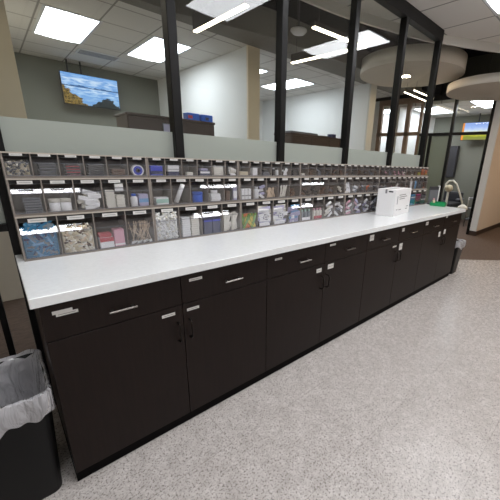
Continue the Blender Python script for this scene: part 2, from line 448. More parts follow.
# far right exam room
wall('wall_exam_back', 9.6, 9.7, .84, 5.0, 0, 4.2, m='greywall')
wall('wall_exam_side', 7.54, 9.6, 2.95, 3.05, 0, 2.78)
wall('wall_exam_side_back', 8.3, 8.4, 3.05, 4.5, 0, 2.78)
b = MB(); b.box(7.53, 9.6, .84, 4.4, 2.78, 2.86, 'tile_far'); struct(b.build('ceiling_exam_room'))

# ---- main glass wall
GY0, GY1 = .66, .735
MX = [.858+.856*i for i in range(-1, 5)]
MX = [x for x in MX]                       # .002 ... 4.282
frame = MB()
for i, x in enumerate(MX):
    frame.box(x-.0275, x+.0275, GY0, GY1, 0, 3.03, 'frame', bev=.003)
frame.box(-.135, -.11, GY0+.01, GY1-.01, 0, 1.06, 'frame')
frame.box(-.90, -.86, GY0, GY1, 0, 3.03, 'frame')
frame.box(-3.2, 4.31, GY0-.002, GY1+.002, 2.91, 3.028, 'frame')
frame.box(-.90, MX[0]-.02, GY0+.005, GY1-.005, 1.045, 1.08, 'frame')
frame.box(MX[0], 4.28, GY0+.005, GY1-.005, 0, .06, 'frame')
w1 = struct(frame.build('window_1'))
panes = [(-.86, -.0255)]+[(MX[i]+.0275, MX[i+1]-.0275) for i in range(5)]
for i, (a, c) in enumerate(panes):
    b = MB(); y = .70
    b.box(a, c, y, y+.006, 1.565 if i else 1.565, 2.91, 'glass')
    o = b.build('glass_pane', w1)
    b = MB(); b.box(a, c, y, y+.006, 1.08 if i == 0 else .06, 1.565, 'frost'); b.build('frosted_band', w1)
# ---- far storefront (black + brown wood) in plane X = 7.5
b = MB()
for y in (.86, 1.61): b.box(7.47, 7.53, y-.03, y+.03, 0, 2.86, 'frame')
b.box(7.47, 7.53, 2.03, 2.09, 0, 2.12, 'frame')
b.box(7.465, 7.535, .86, 2.35, 2.10, 2.16, 'frame'); b.box(7.465, 7.535, .86, 2.35, 2.84, 2.95, 'frame')
w2 = struct(b.build('window_2'))
b = MB(); b.box(7.497, 7.503, .89, 1.58, 2.16, 2.84, 'glass'); b.box(7.497, 7.503, 1.64, 2.35, 2.16, 2.84, 'glass'); b.build('glass_pane', w2)
b = MB(); b.box(7.497, 7.503, 1.64, 2.03, .02, 2.10, 'sage'); b.box(7.497, 7.503, 2.09, 2.35, .02, 2.10, 'sage'); b.build('frosted_band', w2)
b = MB()
for y in (2.68, 3.44): b.box(7.46, 7.54, y-.05, y+.05, 0, 2.9, 'brownwood')
b.box(7.46, 7.54, 2.35, 3.5, 2.12, 2.2, 'brownwood'); b.box(7.455, 7.545, 2.35, 3.5, 2.84, 2.96, 'brownwood')
b.box(7.46, 7.54, 2.33, 2.38, 0, 2.9, 'brownwood')
w3 = struct(b.build('window_3'))
wall('wall_storefront', 7.46, 7.54, 3.5, 6.5, 0, 4.2)
wall('wall_storefront_head', 7.44, 7.56, 1.98, 6.5, 2.96, 4.2, m='plenum')

# ================================================================== CEILING FIXTURES
def troffer(x0, x1, y0, y1, z, label, lens='troffer', group=None):
    t = thing('troffer_light', label, 'ceiling light', ((x0+x1)/2, (y0+y1)/2, z), 0, group)
    W, L = x1-x0, y1-y0
    b = MB()
    b.box(-W/2, W/2, -L/2, -L/2+.035, -.006, .0, 'fixture'); b.box(-W/2, W/2, L/2-.035, L/2, -.006, .0, 'fixture')
    b.box(-W/2, -W/2+.035, -L/2+.035, L/2-.035, -.006, .0, 'fixture'); b.box(W/2-.035, W/2, -L/2+.035, L/2-.035, -.006, .0, 'fixture')
    b.build('frame', t)
    b = MB(); n = 8; a, c = -W/2+.035, W/2-.035
    pts = [(a+(c-a)*k/n, -.002-.012*math.sin(math.pi*k/n)) for k in range(n+1)]
    b.prism(pts+[(c, -.0005), (a, -.0005)], 'y', -L/2+.035, L/2-.035, lens)
    b.build('lens', t)
    return t
near_spots = [(0, 'near the left end of the counter side'), (1.83, 'over the middle of the counter side'), (3.66, 'over the right end of the counter side')]
for x, s in near_spots:
    troffer(x, x+.61, -1.16, .09, 3.03, 'white recessed troffer light %s of the near ceiling' % s)
for x, s in ((-1.2, 'left'), (.74, 'second'), (1.96, 'third'), (4.78, 'right')):  # unseen rear troffers added, set so their reflections overlay the far fixtures
    troffer(x, x+.61, -3.69, -2.44, 3.03, '%s unseen recessed troffer light added at the rear of the near ceiling behind the camera' % s)
troffer(.74, 1.35, 3.78, 5.05, 3.03, 'bright troffer light in the room with the hanging television, nearer the television', 'troffer_far')
troffer(1.96, 2.57, 3.76, 5.03, 3.03, 'bright troffer light split by the first black mullion, beside the white wall', 'troffer_far')
troffer(4.78, 5.39, 3.80, 5.0, 3.03, 'bright troffer light in the second room past the cream wall end', 'troffer_far')
troffer(3.55, 4.15, 3.85, 5.0, 3.03, 'troffer light seen as a small sliver beside the cream wall end', 'troffer_far')
troffer(7.85, 8.9, 2.13, 2.8, 2.78, 'left troffer light in the far exam room with the small screen', 'troffer_far')
troffer(7.55, 8.6, .90, 1.4, 2.78, 'right troffer light in the far exam room next to the black frame', 'troffer_far')

def pendant(p, q, z, label, wid=.055, hgt=.13, cables=True, group=None):
    t = thing('linear_pendant', label, 'pendant light', (p[0], p[1], z), math.atan2(q[1]-p[1], q[0]-p[0]), group)
    L = math.hypot(q[0]-p[0], q[1]-p[1])
    b = MB(); b.box(0, L, -wid/2, wid/2, .006, hgt, 'pendbox', bev=.003); b.build('housing', t)
    b = MB(); b.box(.004, L-.004, -wid/2+.004, wid/2-.004, -.006, .006, 'pend'); b.build('lens', t)
    if cables:
        for x in (.08, L-.08):
            b = MB(); b.cyl((x, 0, hgt), (x, 0, 4.2-z), .003, 'darkgrey', n=6); b.build('cable', t)
    return t
pendant((1.96, 2.52), (1.98, 1.52), 2.80, 'linear pendant light with dark housing nearest the first black mullion', hgt=.17)
pendant((3.47, 2.50), (3.56, 1.36), 2.80, 'linear pendant light with dark housing between the second and third mullions', hgt=.11)
pendant((2.74, 1.38), (3.60, 1.30), 2.80, 'bright linear pendant light end-on to the dark housed one, above it', hgt=.05)
troffer(7.6, 8.2, 3.2, 4.2, 2.78, 'added troffer light in the small room behind the brown wood frame', 'troffer_far')  # troffer added to brighten the white wall behind the wood frame
pendant((.15, 2.52), (.15, 1.52), 2.80, 'added off-frame linear pendant light hanging past the left end of the glass wall', hgt=.17)  # off-frame pendant added to brighten the corridor and cream wall
pendant((6.05, 2.06), (7.35, 2.12), 2.78, 'thin linear pendant light over the brown wood frame, lower of two', wid=.03, hgt=.05)
pendant((6.0, 1.84), (6.9, 1.86), 2.78, 'thin linear pendant light over the brown wood frame, upper and shorter of two', wid=.03, hgt=.05)
# round cloud panels
def cloud(x, y, z, r, label, H=.225):
    t = thing('ceiling_cloud', label, 'ceiling panel', (x, y, z))
    b = MB(); b.lathe([(r-.001, .003), (r-.001, H-.003)], 'cloud', n=96); b.build('panel', t)
    b = MB(); b.lathe([(r-.001, .0), (r, .0), (r, H), (r-.001, H)], 'cloudrim_lit', n=96)
    for f in b.bm.faces: f.smooth = len(f.verts) == 4 and abs(f.normal.z) < .5
    for f in [f for f in b.bm.faces if len(f.verts) > 4]: b.bm.faces.remove(f)
    b.build('lit_rim', t)
    for a in range(4):
        cx, cy = .8*r*math.cos(a*math.pi/2+.6), .8*r*math.sin(a*math.pi/2+.6)
        b = MB(); b.cyl((cx, cy, H), (cx, cy, 4.2-z), .004, 'darkgrey', n=6); b.build('hanger_rod', t)
    return t
cl = cloud(5.70, 1.80, 2.955, .88, 'large round beige cloud panel with one downlight hung past the glass wall')
b = MB(); b.lathe([(.075, -.004), (.095, -.008), (.10, 0), (.10, .002)], 'fixture', n=24); b.build('trim_ring', cl, (-.04, .06, 0))
b = MB(); b.lathe([(.0, -.006), (.072, -.006), (.072, -.002)], 'warm', n=24); b.build('downlight', cl, (-.04, .06, 0))
cloud(6.62, .62, 2.71, .80, 'round beige cloud panel over the tan wall and far doorway', H=.13)
for x, y, l in ((8.6, -.35, 'added unseen warm round downlight over the carpet beside the tan wall'), (6.4, -2.6, 'added unseen warm round downlight over the carpet edge, nearer the camera')):  # unseen downlights added to warm and brighten the tan wall and floor
    t = thing('downlight', l, 'ceiling light', (x, y, 2.945 if x > 8 else 3.02))
    if x > 8: t.location = (8.9, -.9, 3.2)
    else: t.location = (7.4, -2.6, 3.2)
    b = MB(); b.lathe([(.12, 0), (.12, .12), (.10, .12)], 'fixture', n=24); b.build('can', t)
    b = MB(); b.lathe([(0, -.006), (.1, -.006), (.1, -.001)], 'warm', n=24); b.build('lens', t)
    b = MB(); b.cyl((0, 0, .12), (0, 0, 1.0), .008, 'darkgrey'); b.build('stem', t)
# round sensor on the dark ceiling, ducts
t = tag(MB().lathe([(.08, 0), (.11, .03), (.11, .05), (.04, .05)], 'fixture', n=24).cyl((0, 0, .05), (0, 0, 1.13), .01, 'darkgrey').build('ceiling_sensor', None, (3.58, 2.52-.0, 3.38)), 'small round white sensor against the black ceiling right of the second mullion', 'sensor')
t.location = (3.32, 2.22, 3.07)
tag(MB().cyl((1.0, 1.9, 3.99), (4.3, 1.95, 3.99), .14, 'duct', n=20).build('air_duct'), 'dark round duct crossing the black open ceiling', 'duct')
# linear return grille in far ceiling
t = thing('air_grille', 'long white air grille in the ceiling above the hanging television', 'air vent', (1.66, 5.45, 3.03))
MB().box(-.31, .31, -.15, .15, -.012, 0, 'fixture').build('frame', t)
b = MB()
for k in range(5): b.box(-.28, .28, -.12+.055*k, -.10+.055*k, -.016, -.012, 'grey')
b.build('slot', t)

# ================================================================== FAR ROOM THINGS
tv = thing('television', 'wide television showing a misty mountain landscape, hung from the ceiling', 'television', (1.655, 6.2, 2.27))
MB().box(-.475, .475, 0, .05, 0, .55, 'tvbody', bev=.006).build('bezel', tv)
MB().box(-.462, .462, -.004, .0, .014, .536, 'tv').build('screen', tv)
for x in (-.33, -.12):
    MB().cyl((x, .06, .45), (x, .06, .76), .014, 'darkgrey').build('mount_pole', tv)
tv2 = thing('television', 'small screen with blue and green picture behind the far black rail', 'television', (9.3, 1.69, 2.13))
MB().box(0, .05, -.36, .36, 0, .44, 'tvbody', bev=.006).build('bezel', tv2)
MB().box(-.004, 0, -.35, .35, .01, .43, 'tv2').build('screen', tv2)
MB().cyl((.06, 0, .4), (.06, 0, .65), .015, 'darkgrey').build('mount_pole', tv2)
def hutch(x0, x1, label):
    t = thing('storage_cabinet', label, 'cabinet', (x0, 2.0, 0)); W = x1-x0
    MB().box(0, W, 0, .35, .08, 1.77, 'darkwood', bev=.004).box(.03, W-.03, .03, .33, 0, .08, 'kick').build('body', t)
    MB().box(-.012, W+.012, -.015, .36, 1.77, 1.795, 'darkwood', bev=.004).build('top', t)
    n = max(2, round(W/.45))
    for k in range(n):
        d = MB().box(W*k/n+.004, W*(k+1)/n-.004, -.018, 0, .09, 1.765, 'darkwood', bev=.002).build('door', t)
        MB().box(W*(k+.85)/n, W*(k+.85)/n+.012, -.04, -.018, .9, 1.05, 'steel').build('handle', d)
    return t
hutch(.97, 1.86, 'tall dark wood cabinet seen behind the glass below the television, blue boxes on top')
hutch(3.04, 4.25, 'tall dark wood cabinet behind the glass between the second and third mullions, monitors on top')
for x, l in ((1.58, 'blue and red carton on the dark wood cabinet, left of two'), (1.74, 'blue carton on the dark wood cabinet, right of two')):
    tag(MB().box(0, .14, 0, .1, 0, .075, 'blue', bev=.003).box(.01 if x < 1.6 else .05, .06 if x < 1.6 else .09, -.001, 0, .02, .05, 'red' if x < 1.6 else 'navy').build('carton', None, (x, 2.05, 1.795)), l, 'box')
t = thing('notice_sheet', 'small pale framed notice on the door of the dark wood cabinet behind the glass', 'notice', (1.28, 1.968, 1.64))
MB().box(0, .11, 0, .01, 0, .09, 'grey', bev=.002).build('frame', t)
MB().box(.008, .102, -.001, 0, .008, .082, 'lilac').build('sheet', t)
for x, l in ((3.12, 'dark flat monitor lying back on the right dark wood cabinet, nearest the second mullion'), (4.0, 'small dark blue box at the right end of the right dark wood cabinet')):
    if x < 3.5:
        tag(MB().box(0, .55, 0, .2, 0, .035, 'slate', bev=.004).box(.62, .8, .02, .2, 0, .02, 'charcoal').build('monitor', None, (x, 2.08, 1.795)), l, 'monitor')
    else:
        tag(MB().box(0, .1, 0, .1, 0, .06, 'navy', bev=.003).build('small_box', None, (x, 2.08, 1.795)), l, 'box')
# exam room: arm lamp, cart, wall panel
t = thing('exam_lamp', 'pale articulated exam lamp with a curved arm beside the black door frame', 'lamp', (8.1, 1.67, 0))
MB().lathe([(.22, 0), (.22, .04), (.05, .07), (.03, .1)], 'grey').build('base', t)
MB().cyl((0, 0, .08), (0, 0, .98), .028, 'offwhite').build('pole', t)
MB().tube([(0, .09, .90), (0, .09, 1.02), (0, .03, 1.10), (0, -.07, 1.12), (0, -.17, 1.04), (0, -.30, .78), (0, -.40, .54)], .022, 'offwhite').build('arm', t)
MB().lathe([(0, -.09), (.07, -.07), (.10, 0), (.07, .07), (0, .09)], 'cream2', c=(0, 0, .93)).build('joint', t)
MB().lathe([(.03, .08), (.10, .03), (.12, -.03), (.02, -.03)], 'offwhite', c=(0, -.40, .50)).build('lamp_head', t)
t = thing('exam_chair', 'dark padded exam chair behind the far end of the counter', 'chair', (9.0, 1.95, 0))
MB().box(-.3, .3, -.3, .3, 0, .06, 'darkgrey', bev=.02).cyl((0, 0, .06), (0, 0, .42), .07, 'grey').build('base', t)
MB().box(-.5, .3, -.28, .28, .42, .52, 'charcoal', bev=.03, seg=3).build('seat', t)
MB().box(.22, .34, -.25, .25, .5, .78, 'charcoal', bev=.03, seg=3).build('backrest', t)
for y in (-.33, .28): MB().box(-.3, .2, y, y+.05, .60, .64, 'grey', bev=.01).cyl((.1, y+.025, .5), (.1, y+.025, .6), .015, 'grey').build('armrest', t)
t = thing('supply_cart', 'low grey cart with shelves between exam lamp and tan wall', 'cart', (8.65, 1.1, 0))
for z in (.18, .45, .70): MB().box(-.22, .22, -.18, .18, z, z+.025, 'grey', bev=.004).build('shelf', t)
for x in (-.21, .21):
    for y in (-.17, .17): MB().cyl((x, y, 0), (x, y, .74), .012, 'steel', n=8).build('post', t)
t = thing('wall_cabinet', 'dark narrow wall cabinet hanging beside the black door frame', 'cabinet', (9.6, 2.22, 1.15))
MB().box(-.14, 0, -.10, .16, 0, .85, 'charcoal', bev=.006).build('body', t)
MB().box(-.155, -.14, -.095, .155, .01, .84, 'charcoal', bev=.003).build('door', t)

# ================================================================== COUNTER
NCAB = 4; CW = 1.0667; HW = CW/2
YF = .034
cabnames = ['leftmost, beside the large black wastebasket', 'second from the left', 'third from the left, in front of the white carton', 'rightmost, beside the small wastebasket']
drawer_labels = [[(.035, .099, .832, .846), None], [(.576, .645, .834, .848), None], [(1.128, 1.185, .835, .847)], [(1.647, 1.712, .843, .857)], [(2.165, 2.225, .805, .855)], [(2.714, 2.758, .818, .85)], [(3.225, 3.285, .822, .858)], [(3.753, 3.808, .852, .874)]]
door_labels = [(.431, .494, .680, .695), (.555, .62, .679, .693), (1.517, 1.57, .665, .695), (1.64, 1.705, .668, .705), (2.575, 2.64, .680, .694), (2.70, 2.76, .635, .70), (3.62, 3.67, .64, .70), (3.765, 3.82, .655, .71)]
for i in range(NCAB):
    x0 = i*CW; c = thing('base_cabinet', 'dark espresso base cabinet, %s' % cabnames[i], 'cabinet', (x0, 0, 0))
    b = MB(); b.box(.0015, CW-.0015, YF+.02, .645, .059, .886, 'laminate_edge')
    b.build('body', c)
    MB().box(0, CW, YF+.014, .62, 0, .0585, 'kick').build('toe_kick', c)
    for k in range(2):
        a, e = k*HW+.0016, (k+1)*HW-.0016
        d = MB().box(a, e, YF, YF+.02, .726, .882, 'laminate', bev=.001).build('drawer', c)
        xm = (.27, .288, .31, .24+.04, .27, .27, .27, .27)[i*2+k]+k*HW
        h = MB(); h.box(xm-.055, xm+.055, YF-.03, YF-.022, .786, .794, 'steel', bev=.002)
        for s in (-.04, .04): h.box(xm+s-.004, xm+s+.004, YF-.022, YF, .7865, .7935, 'steel')
        h.build('handle', d)
        r = drawer_labels[i*2+k][0]
        lb = MB(); lb.box(r[0]-x0, r[1]-x0, YF-.0015, YF-.0002, r[2], r[3], 'card')
        if i == 0 and k == 0: lb.box(.045, .116, YF-.0025, YF-.0015, .822, .835, 'card').box(.052, .108, YF-.0030, YF-.0025, .827, .830, 'cardgrey')
        else: lb.box(r[0]-x0+.008, r[1]-x0-.008, YF-.002, YF-.0015, (r[2]+r[3])/2-.0015, (r[2]+r[3])/2+.0015, 'cardgrey')
        lb.build('label_card', d)
        dr = MB().box(a, e, YF, YF+.02, .060, .722, 'laminate', bev=.001).build('door', c)
        xh = HW+(-.030 if k == 0 else .030)
        h = MB().tube([(xh, YF, .632), (xh, YF-.022, .630), (xh, YF-.030, .616), (xh, YF-.030, .550), (xh, YF-.022, .536), (xh, YF, .534)], .0045, 'darksteel')
        h.build('handle', dr)
        r = door_labels[i*2+k]
        lb = MB(); lb.box(r[0]-x0, r[1]-x0, YF-.0015, YF-.0002, r[2], r[3], 'card')
        lb.box(r[0]-x0+.008, r[1]-x0-.008, YF-.002, YF-.0015, (r[2]+r[3])/2-.0015, (r[2]+r[3])/2+.0015, 'cardgrey')
        lb.build('label_card', dr)
o = MB().box(-.023, 4.285, 0, .657, .8865, .9257, 'quartz', bev=.002).build('countertop')
tag(o, 'long white quartz countertop over the dark cabinets', 'countertop')
CT = .9258

# ================================================================== TIP-OUT BIN RACKS
ROWS = [  # name, z0, h, y front, n bins, lip recess
    ('bottom', CT, .2085, .500, 4), ('middle', CT+.2087, .1660, .514, 5), ('top', CT+.2087+.1662, .1125, .526, 6)]
YB = .656
ordn = ['first', 'second', 'third', 'fourth', 'fifth', 'sixth', 'seventh']
def make_rack(row):
    name, z0, h, y0, n = row
    t = thing('tip_out_bin_rack', 'x', 'storage rack', (0, 0, 0))
    W = .6; rec = .19*h; e = .006
    b = MB(); b.box(.001, W-.001, y0+.012, YB, 0, e, 'taupe'); b.box(.001, W-.001, y0+.010, YB, h-e, h, 'taupe'); b.box(.001, W-.001, y0+.002, y0+.010, h-.0055, h, 'ledge_lit')
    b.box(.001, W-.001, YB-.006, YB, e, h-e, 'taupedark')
    b.box(.001, W-.001, y0+.004, y0+.012, 0, .010, 'taupe')
    for x in (.001, W-.008): b.box(x, x+.007, y0+.006, YB-.006, e, h-e, 'taupe')
    for k in range(1, n): b.box(W*k/n-.0022, W*k/n+.0022, y0+.008, YB-.006, e, h-e, 'taupe')
    # dark strip paints the shade in the gap behind the name cards
    b.box(.008, W-.008, y0+.0112, y0+.0125, h*.865, h-e, 'slot')
    b.build('housing', t)
    for k in range(n):
        a, c = W*k/n+.0045, W*(k+1)/n-.0045
        if k == 0: a += .004
        if k == n-1: c -= .004
        bb = MB(); zs = [.011, .60*h, .84*h]; ys = [y0, y0+.001, y0+rec+.001]
        th = .0016
        bb.prism([(ys[0], zs[0]), (ys[1], zs[1]), (ys[2], zs[2]), (ys[2]+th, zs[2]), (ys[1]+th, zs[1]), (ys[0]+th, zs[0])], 'x', a, c, 'bin')
        bb.box(a, c, y0-.0006, y0+.0002, .60*h-.0012, .60*h+.0012, 'grey')
        bb.box(a, c, y0-.0006, y0+.0002, .011, .014, 'grey')
        bb.box(a, c, ys[2]-.0008, ys[2]+th, zs[2]-.0006, zs[2]+.0014, 'grey')
        ob = bb.build('bin', t)
        xm = (a+c)/2; lw = (c-a)*.25; lz = h*.86
        lb = MB(); lb.box(xm-lw, xm+lw, y0-.0005, y0+.001, lz, lz+h*.085, 'card')
        lb.box(xm-lw*.75, xm+lw*.75, y0-.001, y0-.0005, lz+h*.036, lz+h*.050, 'cardgrey')
        lb.build('label_card', ob)
    return t
for row in ROWS:
    proto = make_rack(row)
    for k in range(7):
        r = proto if k == 0 else dup(proto)
        r.location = (k*.6+.003, 0, row[1])
        r['label'] = 'grey rack of %d clear tip-out bins in the %s row, %s from the left end' % (row[4], row[0], ordn[k])
        r['group'] = '%s-row bin racks' % row[0]

# ---- bin contents
def binbox(row, idx):
    name, z0, h, y0, n = ROWS[row]
    W = .6/n; mod, k = divmod(idx, n)
    x0 = .003+mod*.6+W*k
    return x0+.010, x0+W-.010, y0+.006, z0+.0075, h, W-.020   # x0,x1,yfront,zfloor,h,w
wordn = ['first', 'second', 'third', 'fourth', 'fifth', 'sixth', 'seventh', 'eighth', 'ninth', 'tenth', 'eleventh', 'twelfth', 'thirteenth', 'fourteenth', 'fifteenth', 'sixteenth',
         'seventeenth', 'eighteenth', 'nineteenth', 'twentieth']
def where(row, idx):
    n = ROWS[row][4]; tot = 7*n; rn = ROWS[row][0]
    if idx < 20: return 'in the %s %s-row bin from the left' % (wordn[idx], rn)
    j = tot-1-idx
    if j < 20: return 'in the %s %s-row bin from the right' % (wordn[j], rn)
    return 'in the %s-row bin %d from the left' % (rn, idx+1)
def item(name, cat, desc, row, idx, build, loc, rot=(0, 0, 0), group=None, parts=None):
    o = build; o.location = loc; o.rotation_euler = rot
    tag(o, '%s %s' % (desc, where(row, idx)), cat, group)
    return o
def place_box(row, idx, dx, dz, w, d, h, m, desc, name='packet_box', band=None, dy=.002, rz=0, group=None, cat='box'):
    x0, x1, y, z, H, Wd = binbox(row, idx)
    b = MB().box(0, w, 0, d, 0, h, m, bev=min(.002, h*.15))
    if band:
        bm_, f0, f1 = band; b.box(.0, w, -.0006, .0005, h*f0, h*f1, bm_)
    return item(name, cat, desc, row, idx, b.build(name), (x0+dx, y+dy, z+dz), (0, 0, rz), group)
def stack(row, idx, n, dx, w, d, h, m, desc, name='flat_case', cat='case', jit=.002, edge=None, z=0):
    g = '%s %s' % (desc.split(' in ')[0]+'s', where(row, idx)); rnd = random.Random(row*100+idx)
    x0, x1, y, zf, H, Wd = binbox(row, idx)
    me = MB().box(0, w, 0, d, 0, h*.93, m, bev=h*.12)
    if edge: me.box(w*.06, w*.94, -.0006, .0004, h*.3, h*.55, edge)
    p = me.build(name); first = True
    for k in range(n):
        o = p if first else p.copy()
        if not first: COL.objects.link(o)
        first = False
        o.location = (x0+dx+rnd.uniform(-jit, jit), y+.002+rnd.uniform(0, jit), zf+z+k*h)
        tag(o, '%s %s' % (desc, where(row, idx)), cat, g)
def pile(row, idx, n, w, h, d, mats, desc, name='packet', cat='packet', fill=.55, x_from=0, x_to=1, tilt=.5, seed=0):
    """n individual soft packets leaning in layers inside one bin"""
    x0, x1, y, zf, H, Wd = binbox(row, idx); rnd = random.Random(row*100+idx+seed)
    protos = {}
    g = '%ss %s' % (desc, where(row, idx))
    top = H*fill
    for k in range(n):
        m = mats[k % len(mats)]
        if m not in protos:
            b = MB().box(-w/2, w/2, -d/2, d/2, -h/2, h/2, m, bev=min(d, h)*.35, seg=2)
            protos[m] = b.build(name); o = protos[m]
        else:
            o = protos[m].copy(); COL.objects.link(o)
        a = rnd.uniform(-tilt, tilt)
        r = math.hypot(w/2*math.cos(a), h/2*math.sin(a))
        lo, hi = x0+Wd*x_from+r*.8, x0+Wd*x_to-r*.8
        if hi < lo: lo = hi = (lo+hi)/2
        zz = zf+h/2+(top-h)*k/max(1, n-1)*.95+abs(math.sin(a))*w*.3
        yy = y+.004+d/2+(k % 3)*d*1.05
        o.location = (rnd.uniform(lo, hi), yy, zz); o.rotation_euler = (rnd.uniform(-.15, .15), a, rnd.uniform(-.1, .1))
        tag(o, '%s %s' % (desc, where(row, idx)), cat, g)
def heap(row, idx, n, r, L, mats, desc, name, cat, fill=.55, seed=0, shape='cyl', big=.6):
    """a heap nobody could count: one object"""
    x0, x1, y, zf, H, Wd = binbox(row, idx); rnd = random.Random(row*100+idx+50+seed)
    b = MB(); top = H*fill; dep = .03
    b.box(0, Wd, .016, dep+.03, 0, top*.9, mats[0], bev=.003)
    for k in range(n):
        px, pz = rnd.uniform(L*.5, Wd-L*.5), rnd.uniform(r, top-r*.4); py = rnd.uniform(r*1.1, .017)
        a = rnd.uniform(0, math.pi); m = mats[k % len(mats)]
        v = Vector((math.cos(a), rnd.uniform(-.25, .25), math.sin(a)*.7)).normalized()*L/2
        p = Vector((px, py+.001, pz))
        if shape == 'cyl': b.cyl(p-v, p+v, r, m, n=8)
        else: b.box(-L/2, L/2, -r*.5, r*.5, -r, r, m, mtx=Matrix.Translation(p) @ Matrix.Rotation(a, 4, 'Y'))
    o = b.build(name); o.location = (x0, y, zf)
    tag(o, '%s %s' % (desc, where(row, idx)), cat, None, 'stuff')
def sticks(row, idx, n, L, r, m, desc, name='cotton_swab', cat='swab', tip=None, spread=.7, tw=None, seed=0, fl=0):
    x0, x1, y, zf, H, Wd = binbox(row, idx); rnd = random.Random(row*100+idx+9+seed)
    proto = thing(name, 'x', cat) if tip else None
    if tip:
        MB().cyl((0, 0, 0), (0, 0, L), r, m, n=6).build('stick', proto)
        MB().cyl((0, 0, -.003), (0, 0, .012), r*2.6, tip, n=8).build('cotton_tip', proto)
    else:
        proto = MB().box(-r*2.2, r*2.2, -r*.5, r*.5, 0, L, m, bev=r*.2).build(name)
    for k in range(n):
        o = proto if k == 0 else dup(proto)
        bx = x0+Wd*(.06+.88*(k+rnd.random())/n); a = rnd.uniform(-spread, spread)
        if abs(bx-(x0+x1)/2) > Wd*.3: a = -math.copysign(abs(a), bx-(x0+x1)/2)
        if math.sin(a)*L+bx > x1-.003: a = -abs(a)
        if math.sin(a)*L+bx < x0+.003: a = abs(a)*.6
        if math.sin(a)*L+bx > x1-.003: a = math.asin(max(-1, min(1, (x1-.004-bx)/L)))
        o.location = (bx, y+.006+.004*(k % 8), zf+.006+fl*rnd.random()); o.rotation_euler = (rnd.uniform(-.03, .06)*-1, a, 0)
        tag(o, '%s %s' % (desc, where(row, idx)), cat, '%ss %s' % (desc, where(row, idx)))
def bottle(row, idx, dx, r, h, m, cap, desc, name='bottle'):
    x0, x1, y, zf, H, Wd = binbox(row, idx)
    t = thing(name, '%s %s' % (desc, where(row, idx)), name.replace('_', ' '), (x0+dx, y+r+.004, zf))
    MB().lathe([(r*.94, 0), (r, .004), (r, h*.72), (r*.6, h*.8), (r*.55, h*.84)], m, n=20).build('body', t)
    MB().lathe([(r*.66, h*.83), (r*.66, h*.985), (r*.6, h)], cap, n=20).build('cap', t)
def jar(row, idx, dx, r, h, m, lid, desc, name='jar', n=24):
    x0, x1, y, zf, H, Wd = binbox(row, idx)
    t = thing(name, '%s %s' % (desc, where(row, idx)), name.replace('_', ' '), (x0+dx, y+r+.004, zf))
    MB().lathe([(r*.95, 0), (r, .003), (r, h*.78)], m, n=n).build('body', t)
    MB().lathe([(r*1.03, h*.74), (r*1.03, h*.98), (r, h)], lid, n=n).build('lid', t)
B, MI, T = 0, 1, 2
# ---- bottom row
heap(B, 0, 170, .0045, .045, ['teal', 'teal', 'skyblue', 'navy', 'teal', 'wrap', 'slate'], 'heap of teal wrapped supplies', 'wrapped_supplies', 'supplies', .80, shape='box')
heap(B, 1, 170, .0055, .026, ['cream2', 'offwhite', 'cream2', 'woodstick', 'offwhite', 'cream2', 'brown'], 'heap of small cream capped vials', 'capped_vials', 'vials', .66)
place_box(B, 2, .004, 0, .066, .05, .060, 'white', 'white carton with red top band', band=('red', .62, 1.0))
place_box(B, 2, .004, .061, .058, .045, .022, 'red', 'red carton lying on the white one', name='packet_box')
place_box(B, 2, .074, 0, .050, .05, .098, 'pink', 'tall pink packet box', band=('white', .1, .2))
sticks(B, 3, 28, .126, .0014, 'woodstick', 'long wooden cotton swab', tip='white', spread=.95)
heap(B, 4, 260, .0055, .013, ['white', 'white', 'offwhite', 'white'], 'heap of small white plastic caps', 'plastic_caps', 'caps', .80)
stack(B, 5, 9, .006, .053, .05, .0142, 'white', 'folded white gauze pad in the left stack', 'gauze_pad', 'gauze', .0015)
stack(B, 5, 9, .066, .053, .05, .0142, 'offwhite', 'folded white gauze pad in the right stack', 'gauze_pad', 'gauze', .0015)
place_box(B, 6, .003, 0, .058, .05, .105, 'navy', 'left navy blue packet box', band=('royal', .8, .9))
place_box(B, 6, .066, 0, .058, .05, .105, 'navy', 'right navy blue packet box', band=('royal', .8, .9))
sticks(B, 7, 16, .125, .0042, 'offwhite', 'flat white wrapped depressor', name='wrapped_depressor', cat='depressor', spread=.7)
sticks(B, 8, 12, .11, .0048, 'green2', 'green tube packet', name='tube_packet', cat='packet', spread=.9)
sticks(B, 8, 10, .10, .0045, 'yellow', 'yellow tube packet', name='tube_packet', cat='packet', spread=.9, seed=3)
sticks(B, 8, 6, .11, .005, 'orange', 'orange tube packet', name='tube_packet', cat='packet', spread=.6, seed=5)
for i in (9, 10):
    pile(B, i, 12, .105, .030, .006, ['white', 'lilac', 'offwhite'], 'pale printed plastic pouch', 'plastic_pouch', 'pouch', .78, tilt=.12)
    x0, x1, y, zf, H, Wd = binbox(B, i)
    o = MB().box(-.022, .022, -.001, 0, -.02, .02, 'print', mtx=Matrix.Rotation(.3, 4, 'Y')).box(-.016, .016, -.0016, -.001, -.014, .014, 'white').box(-.007, .007, -.002, -.0016, -.007, .007, 'print').build('pouch_sticker')
    o.location = (x0+Wd*.52, y+.0028, zf+.07); tag(o, 'round grey printed sticker on the pouches %s' % where(B, i), 'sticker')
pile(B, 11, 8, .10, .034, .006, ['lilac', 'skyblue', 'lilac'], 'lilac plastic pouch', 'plastic_pouch', 'pouch', .72, tilt=.15)
jar(B, 11, .06, .026, .06, 'white', 'white', 'round white tub')
